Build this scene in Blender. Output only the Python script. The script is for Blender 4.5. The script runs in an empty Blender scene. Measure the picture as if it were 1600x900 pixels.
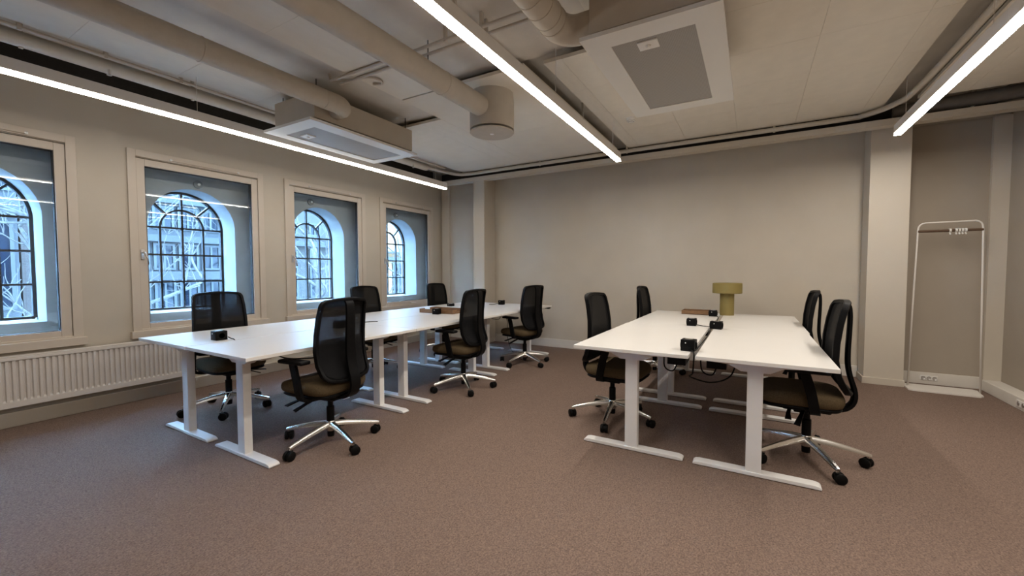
import bpy, bmesh, math, random
from mathutils import Vector, Matrix, Quaternion

# ------------------------------------------------------------------ camera, sky, exposure
S = bpy.context.scene
COL = S.collection
H = 1.30
YAW, PITCH, ROLL = math.radians(30.1), math.radians(2.37), math.radians(-0.085)
cd = bpy.data.cameras.new('camera')
cam = bpy.data.objects.new('camera', cd)
COL.objects.link(cam)
fw = Vector((-math.sin(YAW) * math.cos(PITCH), math.cos(YAW) * math.cos(PITCH), -math.sin(PITCH)))
rt = Vector((math.cos(YAW), math.sin(YAW), 0))
up = rt.cross(fw)
c_, s_ = math.cos(ROLL), math.sin(ROLL)
r2, u2 = c_ * rt + s_ * up, -s_ * rt + c_ * up
M = Matrix((r2, u2, -fw)).transposed().to_4x4()
M.translation = Vector((0, 0, H))
cam.matrix_world = M
cd.sensor_width = 36
cd.lens = 647 / 1600 * 36
cd.clip_start = 0.05
S.camera = cam

S.view_settings.view_transform = 'Standard'
S.view_settings.look = 'None'
S.view_settings.gamma = 1
S.view_settings.use_curve_mapping = False
S.view_settings.exposure = 1.39

SKY_COL, SKY_STR = (0.36, 0.63, 1.0), 18.0
LED_COL, LED_STR = (1.0, 0.925, 0.83), 34.5

w = bpy.data.worlds.new('sky'); S.world = w
w.use_nodes = True
wn = w.node_tree.nodes
wn['Background'].inputs[0].default_value = (*SKY_COL, 1)
wn['Background'].inputs[1].default_value = SKY_STR


# ------------------------------------------------------------------ materials
def mat(name, col, rough=0.6, metal=0.0, spec=0.5, noise=0.0, nscale=30.0, bump=0.0, bscale=200.0, stretch=None):
    m = bpy.data.materials.new(name); m.use_nodes = True
    nt = m.node_tree; b = nt.nodes['Principled BSDF']
    b.inputs['Base Color'].default_value = (*col, 1)
    b.inputs['Roughness'].default_value = rough
    b.inputs['Metallic'].default_value = metal
    b.inputs['Specular IOR Level'].default_value = spec
    tc = nt.nodes.new('ShaderNodeTexCoord')
    src = tc.outputs['Object']
    if stretch:
        mp = nt.nodes.new('ShaderNodeMapping'); mp.inputs['Scale'].default_value = stretch
        nt.links.new(src, mp.inputs['Vector']); src = mp.outputs['Vector']
    if noise > 0:
        n = nt.nodes.new('ShaderNodeTexNoise'); n.inputs['Scale'].default_value = nscale; n.inputs['Detail'].default_value = 4
        nt.links.new(src, n.inputs['Vector'])
        r = nt.nodes.new('ShaderNodeMapRange')
        r.inputs['From Min'].default_value = 0.3; r.inputs['From Max'].default_value = 0.7
        r.inputs['To Min'].default_value = 1 - noise; r.inputs['To Max'].default_value = 1 + noise
        nt.links.new(n.outputs['Fac'], r.inputs['Value'])
        mx = nt.nodes.new('ShaderNodeVectorMath'); mx.operation = 'SCALE'
        mx.inputs[0].default_value = col
        nt.links.new(r.outputs['Result'], mx.inputs['Scale'])
        nt.links.new(mx.outputs['Vector'], b.inputs['Base Color'])
    if bump > 0:
        n2 = nt.nodes.new('ShaderNodeTexNoise'); n2.inputs['Scale'].default_value = bscale; n2.inputs['Detail'].default_value = 3
        nt.links.new(src, n2.inputs['Vector'])
        bp = nt.nodes.new('ShaderNodeBump'); bp.inputs['Strength'].default_value = bump; bp.inputs['Distance'].default_value = 0.004
        nt.links.new(n2.outputs['Fac'], bp.inputs['Height'])
        nt.links.new(bp.outputs['Normal'], b.inputs['Normal'])
    return m


def carpet_mat():
    m = bpy.data.materials.new('loop_carpet'); m.use_nodes = True
    nt = m.node_tree; b = nt.nodes['Principled BSDF']; L = nt.links
    b.inputs['Roughness'].default_value = 0.95; b.inputs['Specular IOR Level'].default_value = 0.15
    tc = nt.nodes.new('ShaderNodeTexCoord')
    fine = nt.nodes.new('ShaderNodeTexVoronoi'); fine.inputs['Scale'].default_value = 190
    mp = nt.nodes.new('ShaderNodeMapping'); mp.inputs['Scale'].default_value = (1.0, 0.75, 1.0)
    L.new(tc.outputs['Object'], mp.inputs['Vector']); L.new(mp.outputs['Vector'], fine.inputs['Vector'])
    hue = nt.nodes.new('ShaderNodeTexNoise'); hue.inputs['Scale'].default_value = 120; hue.inputs['Detail'].default_value = 5
    L.new(tc.outputs['Object'], hue.inputs['Vector'])
    r1 = nt.nodes.new('ShaderNodeValToRGB')
    e = r1.color_ramp.elements
    e[0].position = 0.30; e[0].color = (0.140, 0.097, 0.077, 1)
    e[1].position = 0.72; e[1].color = (0.238, 0.168, 0.136, 1)
    e2 = e.new(0.5); e2.color = (0.187, 0.131, 0.105, 1)
    L.new(hue.outputs['Fac'], r1.inputs['Fac'])
    r2_ = nt.nodes.new('ShaderNodeMapRange')
    r2_.inputs['To Min'].default_value = 0.72; r2_.inputs['To Max'].default_value = 1.28
    L.new(fine.outputs['Color'], r2_.inputs['Value'])
    sc = nt.nodes.new('ShaderNodeVectorMath'); sc.operation = 'SCALE'
    L.new(r1.outputs['Color'], sc.inputs[0]); L.new(r2_.outputs['Result'], sc.inputs['Scale'])
    L.new(sc.outputs['Vector'], b.inputs['Base Color'])
    bp = nt.nodes.new('ShaderNodeBump'); bp.inputs['Strength'].default_value = 0.6; bp.inputs['Distance'].default_value = 0.004
    inv = nt.nodes.new('ShaderNodeMath'); inv.operation = 'SUBTRACT'; inv.inputs[0].default_value = 1
    L.new(fine.outputs['Distance'], inv.inputs[1])
    L.new(inv.outputs[0], bp.inputs['Height']); L.new(bp.outputs['Normal'], b.inputs['Normal'])
    return m


def glass_mat(name, tint=(1, 1, 1), refl=1.0):
    m = bpy.data.materials.new(name); m.use_nodes = True
    nt = m.node_tree; nt.nodes.clear(); L = nt.links
    out = nt.nodes.new('ShaderNodeOutputMaterial')
    tr = nt.nodes.new('ShaderNodeBsdfTransparent'); tr.inputs[0].default_value = (*tint, 1)
    gl = nt.nodes.new('ShaderNodeBsdfGlossy'); gl.inputs['Roughness'].default_value = 0.0
    fr = nt.nodes.new('ShaderNodeFresnel')
    ge = nt.nodes.new('ShaderNodeNewGeometry'); ma = nt.nodes.new('ShaderNodeMath'); ma.operation = 'MULTIPLY_ADD'
    ma.inputs[1].default_value = -2; ma.inputs[2].default_value = 1
    pw = nt.nodes.new('ShaderNodeMath'); pw.operation = 'POWER'; pw.inputs[0].default_value = 1.45
    L.new(ge.outputs['Backfacing'], ma.inputs[0]); L.new(ma.outputs[0], pw.inputs[1]); L.new(pw.outputs[0], fr.inputs['IOR'])
    mu = nt.nodes.new('ShaderNodeMath'); mu.operation = 'MULTIPLY'; mu.inputs[1].default_value = refl
    L.new(fr.outputs[0], mu.inputs[0])
    mx = nt.nodes.new('ShaderNodeMixShader')
    L.new(mu.outputs[0], mx.inputs[0]); L.new(tr.outputs[0], mx.inputs[1]); L.new(gl.outputs[0], mx.inputs[2])
    L.new(mx.outputs[0], out.inputs[0])
    return m


def net_mat(name, col, openness):
    m = bpy.data.materials.new(name); m.use_nodes = True
    nt = m.node_tree; L = nt.links
    b = nt.nodes['Principled BSDF']; b.inputs['Base Color'].default_value = (*col, 1)
    b.inputs['Roughness'].default_value = 0.8; b.inputs['Specular IOR Level'].default_value = 0.2
    tr = nt.nodes.new('ShaderNodeBsdfTransparent')
    mx = nt.nodes.new('ShaderNodeMixShader'); mx.inputs[0].default_value = openness
    L.new(b.outputs[0], mx.inputs[1]); L.new(tr.outputs[0], mx.inputs[2])
    L.new(mx.outputs[0], nt.nodes['Material Output'].inputs[0])
    return m


def emit_mat(name, col, s):
    m = bpy.data.materials.new(name); m.use_nodes = True
    b = m.node_tree.nodes['Principled BSDF']
    b.inputs['Base Color'].default_value = (0.8, 0.8, 0.8, 1)
    b.inputs['Emission Color'].default_value = (*col, 1); b.inputs['Emission Strength'].default_value = s
    return m


def grille_mat(name, col, dark):
    m = bpy.data.materials.new(name); m.use_nodes = True
    nt = m.node_tree; L = nt.links; b = nt.nodes['Principled BSDF']
    b.inputs['Roughness'].default_value = 0.5
    tc = nt.nodes.new('ShaderNodeTexCoord')
    v = nt.nodes.new('ShaderNodeTexVoronoi'); v.inputs['Scale'].default_value = 110; v.inputs['Randomness'].default_value = 0
    L.new(tc.outputs['Object'], v.inputs['Vector'])
    r = nt.nodes.new('ShaderNodeValToRGB'); e = r.color_ramp.elements
    e[0].position = 0.34; e[0].color = (*dark, 1); e[1].position = 0.42; e[1].color = (*col, 1)
    L.new(v.outputs['Distance'], r.inputs[0]); L.new(r.outputs[0], b.inputs['Base Color'])
    return m


def brick_mat(name, c1, c2, mortar):
    m = bpy.data.materials.new(name); m.use_nodes = True
    nt = m.node_tree; L = nt.links; b = nt.nodes['Principled BSDF']; b.inputs['Roughness'].default_value = 0.9
    tc = nt.nodes.new('ShaderNodeTexCoord')
    sx = nt.nodes.new('ShaderNodeSeparateXYZ'); cx = nt.nodes.new('ShaderNodeCombineXYZ')
    L.new(tc.outputs['Object'], sx.inputs[0]); L.new(sx.outputs['Y'], cx.inputs['X']); L.new(sx.outputs['Z'], cx.inputs['Y'])
    br = nt.nodes.new('ShaderNodeTexBrick'); br.inputs['Scale'].default_value = 4.0
    br.inputs['Color1'].default_value = (*c1, 1); br.inputs['Color2'].default_value = (*c2, 1); br.inputs['Mortar'].default_value = (*mortar, 1)
    L.new(cx.outputs[0], br.inputs['Vector']); L.new(br.outputs['Color'], b.inputs['Base Color'])
    return m


WALLC = (0.52, 0.465, 0.385)
M_WALL = mat('beige_wall_paint', WALLC, 0.75, spec=0.25, noise=0.03, nscale=3, bump=0.08, bscale=260)
M_WALLSHADE = mat('shade_darkened_wall_paint', (0.37, 0.32, 0.262), 0.75, spec=0.25, noise=0.03, nscale=3, bump=0.08, bscale=260)  # wall beige darkened: shade on right wall and recess put into the colour
M_COLUMN = mat('pale_column_paint', (0.55, 0.495, 0.415), 0.7, spec=0.25, noise=0.02, nscale=3, bump=0.06, bscale=260)
M_CEIL = mat('warm_ceiling_paint', (0.72, 0.665, 0.575), 0.85, spec=0.2, noise=0.03, nscale=5, bump=0.1, bscale=180)
M_SLAB = mat('painted_concrete_soffit', (0.66, 0.61, 0.54), 0.9, spec=0.2, noise=0.10, nscale=2.5, bump=0.3, bscale=40)
M_TRIM = mat('beige_window_paint', (0.56, 0.49, 0.41), 0.45, spec=0.4, noise=0.02, nscale=6)
M_BASE = mat('skirting_paint', (0.66, 0.62, 0.56), 0.5, noise=0.02, nscale=6)
M_PLASTER = mat('lime_plaster', (0.42, 0.425, 0.43), 0.85, spec=0.2, noise=0.05, nscale=6, bump=0.25, bscale=30)
M_IRON = mat('black_iron_paint', (0.012, 0.013, 0.016), 0.5, noise=0.1, nscale=60)
M_CARPET = carpet_mat()
M_GLASS = glass_mat('casement_glass', (0.93, 0.97, 0.98), 1.0)
M_GLASS2 = glass_mat('old_window_glass', (0.95, 0.98, 1.0), 0.6)
M_DUCT = mat('painted_duct', (0.47, 0.415, 0.34), 0.6, noise=0.05, nscale=9)
M_PIPE = mat('painted_pipe', (0.56, 0.51, 0.44), 0.5, noise=0.04, nscale=12)
M_DPIPE = mat('dark_lagging', (0.13, 0.115, 0.10), 0.7, noise=0.08, nscale=14)
M_AC = mat('cream_unit_casing', (0.50, 0.44, 0.36), 0.6, noise=0.03, nscale=7)
M_ACW = mat('white_unit_fascia', (0.74, 0.72, 0.67), 0.45, noise=0.01, nscale=7)
M_GRILLE = grille_mat('perforated_grille', (0.36, 0.34, 0.31), (0.12, 0.11, 0.10))
M_LED = emit_mat('led_diffuser', LED_COL, LED_STR)
M_LED1 = emit_mat('led_diffuser_dimmed', LED_COL, LED_STR * 0.40)
M_LEDS = emit_mat('led_diffuser_edge', LED_COL, 2.5)
M_FIX = mat('white_lamp_housing', (0.72, 0.69, 0.65), 0.4, noise=0.01)
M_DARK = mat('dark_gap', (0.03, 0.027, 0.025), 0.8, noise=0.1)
M_SPOT = mat('grey_spot_metal', (0.27, 0.27, 0.27), 0.6, noise=0.02)
M_DESK = mat('white_laminate', (0.72, 0.695, 0.66), 0.30, spec=0.5, noise=0.01, nscale=4)
M_LEG = mat('white_powder_coat', (0.78, 0.765, 0.745), 0.38, noise=0.01, nscale=10)
M_PLASTIC = mat('black_plastic', (0.0025, 0.0025, 0.003), 0.5, spec=0.14, noise=0.1, nscale=80)
M_RUBBER = mat('black_rubber', (0.003, 0.003, 0.003), 0.55, spec=0.15, noise=0.1, nscale=80)
M_CHROME = mat('polished_aluminium', (0.70, 0.68, 0.65), 0.24, metal=1.0)
M_SEAT = mat('olive_brown_seat_wool', (0.102, 0.073, 0.040), 0.9, spec=0.15, noise=0.22, nscale=160, bump=0.4, bscale=500)
M_MESH = net_mat('black_back_netting', (0.003, 0.003, 0.0035), 0.036)
M_LUMBAR = net_mat('dense_lumbar_netting', (0.004, 0.004, 0.005), 0.25)
M_WOOD = mat('oiled_oak', (0.19, 0.10, 0.045), 0.5, noise=0.25, nscale=18, stretch=(1.0, 6.0, 6.0))
M_RAIL = mat('dark_walnut', (0.10, 0.058, 0.034), 0.5, noise=0.25, nscale=30, stretch=(1.0, 8.0, 8.0))
M_LAMP = mat('mustard_olive_lamp_enamel', (0.215, 0.165, 0.048), 0.62, noise=0.05, nscale=8)
M_WMETAL = mat('white_rack_enamel', (0.72, 0.68, 0.63), 0.4, noise=0.01)
M_RAD = mat('white_radiator_enamel', (0.70, 0.655, 0.61), 0.4, noise=0.01)
M_SILVER = mat('socket_metal', (0.6, 0.6, 0.6), 0.3, metal=1.0, noise=0.02)
M_WPLAS = mat('white_plastic', (0.78, 0.76, 0.72), 0.4, noise=0.01)
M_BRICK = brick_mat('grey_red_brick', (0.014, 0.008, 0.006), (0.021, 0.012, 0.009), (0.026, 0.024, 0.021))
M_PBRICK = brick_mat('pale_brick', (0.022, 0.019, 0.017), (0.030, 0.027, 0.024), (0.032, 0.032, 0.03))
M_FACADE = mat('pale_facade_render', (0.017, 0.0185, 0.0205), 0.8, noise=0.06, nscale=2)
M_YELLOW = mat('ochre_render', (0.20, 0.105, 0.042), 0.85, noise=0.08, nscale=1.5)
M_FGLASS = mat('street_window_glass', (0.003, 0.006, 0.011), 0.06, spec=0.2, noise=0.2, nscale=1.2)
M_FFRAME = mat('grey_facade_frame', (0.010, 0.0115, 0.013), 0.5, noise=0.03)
M_BARK = mat('pale_grey_bark', (0.055, 0.05, 0.045), 0.9, noise=0.4, nscale=14)
M_ASPH = mat('asphalt', (0.12, 0.12, 0.125), 0.9, noise=0.2, nscale=20)


# ------------------------------------------------------------------ mesh helpers
def box(bm, x0, x1, y0, y1, z0, z1, bev=0.0, seg=2):
    vs = [bm.verts.new(p) for p in ((x0, y0, z0), (x1, y0, z0), (x1, y1, z0), (x0, y1, z0), (x0, y0, z1), (x1, y0, z1), (x1, y1, z1), (x0, y1, z1))]
    fs = [bm.faces.new([vs[i] for i in f]) for f in ((3, 2, 1, 0), (4, 5, 6, 7), (0, 1, 5, 4), (1, 2, 6, 5), (2, 3, 7, 6), (3, 0, 4, 7))]
    if bev > 0:
        es = list({e for f in fs for e in f.edges})
        bmesh.ops.bevel(bm, geom=es, offset=bev, segments=seg, affect='EDGES', profile=0.5)
    return vs


def sweep(bm, pts, prof, closed=False, side=None, scales=None, caps=True):
    """prof: list of (a, b) offsets along side and normal directions."""
    pts = [Vector(p) for p in pts]
    n = len(pts); rings = []
    prev = None
    for i, p in enumerate(pts):
        if closed:
            t = (pts[(i + 1) % n] - pts[i - 1]).normalized()
        else:
            t = (pts[min(i + 1, n - 1)] - pts[max(i - 1, 0)]).normalized()
        if side is not None:
            s = Vector(side); s = (s - t * s.dot(t)).normalized()
        elif prev is None:
            a = Vector((0, 0, 1)) if abs(t.z) < 0.9 else Vector((1, 0, 0))
            s = t.cross(a).normalized()
        else:
            s = (prev - t * prev.dot(t)).normalized()
        prev = s
        nn = t.cross(s)
        k = scales[i] if scales else (1, 1)
        rings.append([bm.verts.new(p + s * (a * k[0]) + nn * (b * k[1])) for a, b in prof])
    m = len(prof)
    for i in range(n if closed else n - 1):
        A, B = rings[i], rings[(i + 1) % n]
        for j in range(m):
            bm.faces.new((A[j], A[(j + 1) % m], B[(j + 1) % m], B[j]))
    if caps and not closed:
        bm.faces.new(list(reversed(rings[0]))); bm.faces.new(rings[-1])
    return rings


def circ(r, seg=12):
    return [(r * math.cos(2 * math.pi * i / seg), r * math.sin(2 * math.pi * i / seg)) for i in range(seg)]


def rectp(a, b):
    return [(-a, -b), (a, -b), (a, b), (-a, b)]


def tube(bm, pts, r, seg=10, closed=False):
    sweep(bm, pts, circ(r, seg), closed)


def lathe(bm, prof, seg=24, o=(0, 0, 0), axis='z'):
    rings = []
    for r, z in prof:
        if r < 1e-6:
            rings.append([bm.verts.new(_ax(0, 0, z, o, axis))])
        else:
            rings.append([bm.verts.new(_ax(r * math.cos(2 * math.pi * i / seg), r * math.sin(2 * math.pi * i / seg), z, o, axis)) for i in range(seg)])
    for A, B in zip(rings, rings[1:]):
        for i in range(seg):
            j = (i + 1) % seg
            if len(A) == 1 and len(B) == 1: continue
            if len(A) == 1: bm.faces.new((A[0], B[j], B[i]))
            elif len(B) == 1: bm.faces.new((A[i], A[j], B[0]))
            else: bm.faces.new((A[i], A[j], B[j], B[i]))


def _ax(a, b, z, o, axis):
    if axis == 'z': return (o[0] + a, o[1] + b, o[2] + z)
    if axis == 'y': return (o[0] + a, o[1] + z, o[2] + b)
    return (o[0] + z, o[1] + a, o[2] + b)


def arcpts(c, r, a0, a1, n, plane='xy'):
    out = []
    for i in range(n + 1):
        a = math.radians(a0 + (a1 - a0) * i / n)
        if plane == 'xy': out.append((c[0] + r * math.cos(a), c[1] + r * math.sin(a), c[2]))
        elif plane == 'yz': out.append((c[0], c[1] + r * math.cos(a), c[2] + r * math.sin(a)))
        else: out.append((c[0] + r * math.cos(a), c[1], c[2] + r * math.sin(a)))
    return out


def spline(pts, k=4):
    P = [Vector(p) for p in pts]; out = []
    for i in range(len(P) - 1):
        p0, p1, p2, p3 = P[max(i - 1, 0)], P[i], P[i + 1], P[min(i + 2, len(P) - 1)]
        for j in range(k):
            t = j / k
            out.append(0.5 * ((2 * p1) + (p2 - p0) * t + (2 * p0 - 5 * p1 + 4 * p2 - p3) * t * t + (3 * p1 - p0 - 3 * p2 + p3) * t ** 3))
    out.append(P[-1])
    return out


def BM(): return bmesh.new()


def obj(name, bm, m, parent=None, smooth=False, loc=None):
    bmesh.ops.recalc_face_normals(bm, faces=bm.faces)
    me = bpy.data.meshes.new(name)
    bm.to_mesh(me); bm.free()
    me.materials.append(m)
    if smooth:
        for p in me.polygons: p.use_smooth = True
        if smooth is not True:
            me.set_sharp_from_angle(angle=math.radians(smooth))
    o = bpy.data.objects.new(name, me); COL.objects.link(o)
    if loc: o.location = loc
    if parent: o.parent = parent
    return o


def tag(o, label, cat, group=None, kind=None):
    o['label'] = label; o['category'] = cat
    if group: o['group'] = group
    if kind: o['kind'] = kind
    return o


def struct(name, bm, m, parent=None, smooth=False):
    o = obj(name, bm, m, parent, smooth)
    if not parent: o['kind'] = 'structure'
    return o


def thing(name, label, cat, loc=(0, 0, 0), rz=0, group=None):
    o = bpy.data.objects.new(name, None); COL.objects.link(o)
    o.location = loc; o.rotation_euler = (0, 0, rz); o.empty_display_size = 0.1
    tag(o, label, cat, group)
    return o


def dup(root, loc, rz=0, label=None, group=None):
    r = root.copy(); COL.objects.link(r); r.location = loc; r.rotation_euler = (0, 0, rz)
    if label: r['label'] = label
    if group: r['group'] = group
    for ch in list(root.children):
        c = ch.copy(); COL.objects.link(c); c.parent = r
        for g in ch.children:
            d = g.copy(); COL.objects.link(d); d.parent = c
    return r


# ------------------------------------------------------------------ the room
XW, YB, XR, YF = -5.35, 6.45, 2.32, -3.6      # window wall, far wall, right wall, wall behind the camera
ZS, ZC = 3.27, 3.07                            # concrete soffit, underside of the ceiling boards

b = BM(); box(b, -5.9, XR + 0.2, YF - 0.2, YB + 0.4, -0.12, 0); struct('floor', b, M_CARPET)
b = BM(); box(b, -6.0, XR + 0.2, YF - 0.2, YB + 0.4, ZS, ZS + 0.15); ceil = struct('ceiling', b, M_SLAB)
b = BM(); box(b, XW - 0.6, XR + 0.2, YB, YB + 0.3, 0, 2.985); box(b, XW - 0.6, XR + 0.2, YB + 0.3, YB + 0.4, 0, ZS); struct('wall_back', b, M_WALL)
b = BM(); box(b, XR, XR + 0.2, YF, YB, 0, 2.985); box(b, XR, XR + 0.2, YF, YB + 0.3, 2.985, ZS); struct('wall_right', b, M_WALLSHADE)
b = BM(); box(b, 1.482, 2.184, YB - 0.006, YB, 0, 2.93); struct('recess_shade_sheet', b, M_WALLSHADE)  # thin sheet over the recess wall, its shade painted in
b = BM(); box(b, XW - 0.6, XR, YF - 0.2, YF, 0, ZS); struct('wall_front', b, M_WALL)

# ceiling boards, with open channels between the groups
b = BM(); box(b, 0, 1, 0, 1, 0, 0.03); tmp = obj('ceiling_panel', b, M_CEIL); board_me = tmp.data
bpy.data.objects.remove(tmp)


def boards(x0, x1, y0, y1, xs, ys, px, py):
    gx = [x0] + [x for x in (px + i * xs for i in range(-40, 40)) if x0 + 0.08 < x < x1 - 0.08] + [x1]
    gy = [y0] + [y for y in (py + i * ys for i in range(-40, 40)) if y0 + 0.08 < y < y1 - 0.08] + [y1]
    for xa, xb in zip(gx, gx[1:]):
        for ya, yb in zip(gy, gy[1:]):
            o = bpy.data.objects.new('ceiling_panel', board_me); COL.objects.link(o)
            o.location = (xa + 0.001, ya + 0.001, ZC); o.scale = (xb - xa - 0.002, yb - ya - 0.002, 1)
            o.parent = ceil


boards(-4.55, -3.98, YF, 3.81, 0.9, 0.69, -9, 1.10)
boards(-3.18, -2.72, YF, 3.20, 0.9, 1.37, -9, 1.81)
boards(-4.55, -3.18, 3.84, 6.10, 1.37, 1.15, -9, 9)
boards(-3.18, -1.75, 3.22, 6.10, 1.43, 1.45, -9, 9)
boards(-1.58, 1.19, 3.27, 6.10, 0.61, 0.68, 0.41, 3.93)
boards(-1.02, 1.19, YF, 3.27, 0.61, 0.68, 0.41, 3.93)
boards(1.44, XR, YF, 5.86, 0.9, 0.9, 9, 9)

b = BM(); box(b, -4.02, -3.14, YF, 3.9, 3.14, 3.16); box(b, -2.76, -0.98, YF, 3.3, 3.16, 3.18); struct('trim_4', b, M_SLAB)
# bulkhead ledge along the far wall, wrapped round the right column
b = BM()
sweep(b, [(-5.05, 6.14, 2.925), (0.80, 6.14, 2.925), (1.06, 6.03, 2.90), (XR, 6.03, 2.90)], rectp(0.065, 0.034), side=(0, 1, 0))
struct('trim_1', b, M_COLUMN)
# columns in the far wall
b = BM(); box(b, -4.33, -4.10, 6.10, YB, 0, 2.93); struct('column_1', b, M_COLUMN)
b = BM(); box(b, 1.135, 1.48, 6.14, YB, 0, 2.93); struct('column_2', b, M_COLUMN)
b = BM(); box(b, -5.30, -5.12, 6.40, YB, 0, 2.93); struct('column_3', b, M_COLUMN)
b = BM(); box(b, 2.185, XR, 6.40, YB, 0, 2.93); struct('column_4', b, M_COLUMN)
# skirtings
b = BM()
box(b, -4.09, 1.13, YB - 0.018, YB, 0, 0.137, 0.003); box(b, 1.49, 2.18, YB - 0.02, YB, 0, 0.132, 0.003)
box(b, -5.34, -4.34, YB - 0.018, YB, 0, 0.10, 0.003)
struct('baseboard_back', b, M_BASE)
b = BM()
box(b, 1.12, 1.49, 6.126, 6.14, 0, 0.075, 0.002); box(b, 1.121, 1.135, 6.14, YB, 0, 0.075, 0.002); box(b, 1.48, 1.494, 6.14, YB, 0, 0.075, 0.002)
box(b, -4.345, -4.085, 6.086, 6.10, 0, 0.075, 0.002); box(b, -4.10, -4.086, 6.10, YB, 0, 0.075, 0.002)
struct('trim_2', b, M_COLUMN)
b = BM(); box(b, XR - 0.145, XR, YF, 6.40, 0.0, 0.115, 0.006); struct('baseboard_right', b, M_BASE)
b = BM(); box(b, XW, XW + 0.03, YF, YB - 0.02, 0, 0.125, 0.004); struct('baseboard_left', b, M_WALL)

# ------------------------------------------------------------------ window wall
WC = [-0.95, 0.652, 2.32, 3.905, 5.52]
HOLE, TRIMH, GL = 0.598, 0.656, 0.518
Z0, Z1 = 0.69, 2.445
b = BM()
yy = YF
for c in WC:
    box(b, XW - 0.09, XW, yy, c - HOLE, 0, 3.04); yy = c + HOLE
    box(b, XW - 0.09, XW, c - HOLE, c + HOLE, 0, Z0); box(b, XW - 0.09, XW, c - HOLE, c + HOLE, Z1, 3.04)
box(b, XW - 0.09, XW, yy, YB, 0, 3.04)
box(b, -5.57, XW - 0.085, YF, YB, 3.01, 3.04)  # cap added to block window light, so the cavity above stays dark
struct('wall_left', b, M_WALL)


def frame_yz(bm, x0, x1, y0, y1, z0, z1, wd, bev=0.0, wb=None):
    wb = wb or wd
    box(bm, x0, x1, y0, y0 + wd, z0, z1, bev); box(bm, x0, x1, y1 - wd, y1, z0, z1, bev)
    box(bm, x0, x1, y0 + wd, y1 - wd, z1 - wd, z1, bev); box(bm, x0, x1, y0 + wd, y1 - wd, z0, z0 + wb, bev)


for i, c in enumerate(WC):
    root = bpy.data.objects.new('window_%d' % (i + 1), None); COL.objects.link(root); root['kind'] = 'structure'
    root.location = (XW, c, 0)
    t = BM(); frame_yz(t, 0, 0.018, -TRIMH, TRIMH, 0.65, 2.517, 0.066, 0.002)
    obj('casing', t, M_TRIM, root)
    t = BM(); box(t, 0.0, 0.05, -TRIMH - 0.02, TRIMH + 0.02, 0.628, 0.70, 0.004); obj('window_board', t, M_TRIM, root)
    t = BM(); frame_yz(t, -0.06, 0.006, -0.588, 0.588, 0.698, 2.437, 0.07, 0.004)
    sash = obj('sash', t, M_TRIM, root)
    t = BM(); frame_yz(t, -0.05, -0.005, -0.52, 0.52, 0.764, 2.369, 0.008); obj('glazing_gasket', t, M_DARK, sash)
    t = BM(); box(t, -0.036, -0.012, -0.514, 0.514, 0.77, 2.363); obj('pane', t, M_GLASS, root)
    t = BM()
    box(t, 0.018, 0.032, -0.30, 0.36, 2.462, 2.478, 0.002)
    vent = obj('trickle_vent', t, M_TRIM, root)
    for yk in (-0.30, 0.36):
        t = BM(); lathe(t, [(0, 0), (0.011, 0), (0.011, 0.016), (0, 0.018)], 12, (0.018, yk, 2.47), 'x'); obj('knob', t, M_SILVER, vent)
    t = BM(); box(t, 0.006, 0.016, -0.575, -0.547, 1.42, 1.52, 0.003)
    hp = obj('handle', t, M_SILVER, root)
    t = BM(); tube(t, [(0.01, -0.561, 1.49), (0.05, -0.561, 1.49), (0.056, -0.555, 1.485), (0.056, -0.535, 1.43), (0.056, -0.53, 1.37)], 0.008, 8)
    obj('lever', t, M_SILVER, hp, True)
    t = BM(); tube(t, [(0.006, 0.02, 0.735), (0.03, 0.03, 0.735), (0.034, 0.05, 0.732), (0.03, 0.15, 0.728), (0.006, 0.16, 0.728)], 0.007, 8)
    obj('bottom_pull', t, M_WPLAS, root, True)

# old outer wall with arched openings
XI, XO = -5.57, -5.95
AC = [-0.90, 0.70, 2.315, 3.905, 5.517]
AR, ZSP, ZB = 0.43, 1.805, 0.865
XG = -5.885
b = BM(); yy = YF - 0.2
for c in AC:
    box(b, XO, XI, yy, c - AR, -0.12, ZS); yy = c + AR
    box(b, XO, XI, c - AR, c + AR, -0.12, ZB - 0.02)
    n = 32
    for k in range(n):
        a0, a1 = math.pi * k / n, math.pi * (k + 1) / n
        ya, yb_ = c + AR * math.cos(a0), c + AR * math.cos(a1)
        za, zb_ = ZSP + AR * math.sin(a0), ZSP + AR * math.sin(a1)
        q = [[b.verts.new((x, y, z)) for y, z in ((ya, za), (yb_, zb_), (yb_, ZS), (ya, ZS))] for x in (XO, XI)]
        b.faces.new(q[0]); b.faces.new(q[1][::-1])
        for j in range(4):
            b.faces.new((q[0][j], q[1][j], q[1][(j + 1) % 4], q[0][(j + 1) % 4]))
box(b, XO, XI, yy, YB + 0.3, -0.12, ZS)
struct('wall_outside', b, M_PLASTER)

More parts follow.
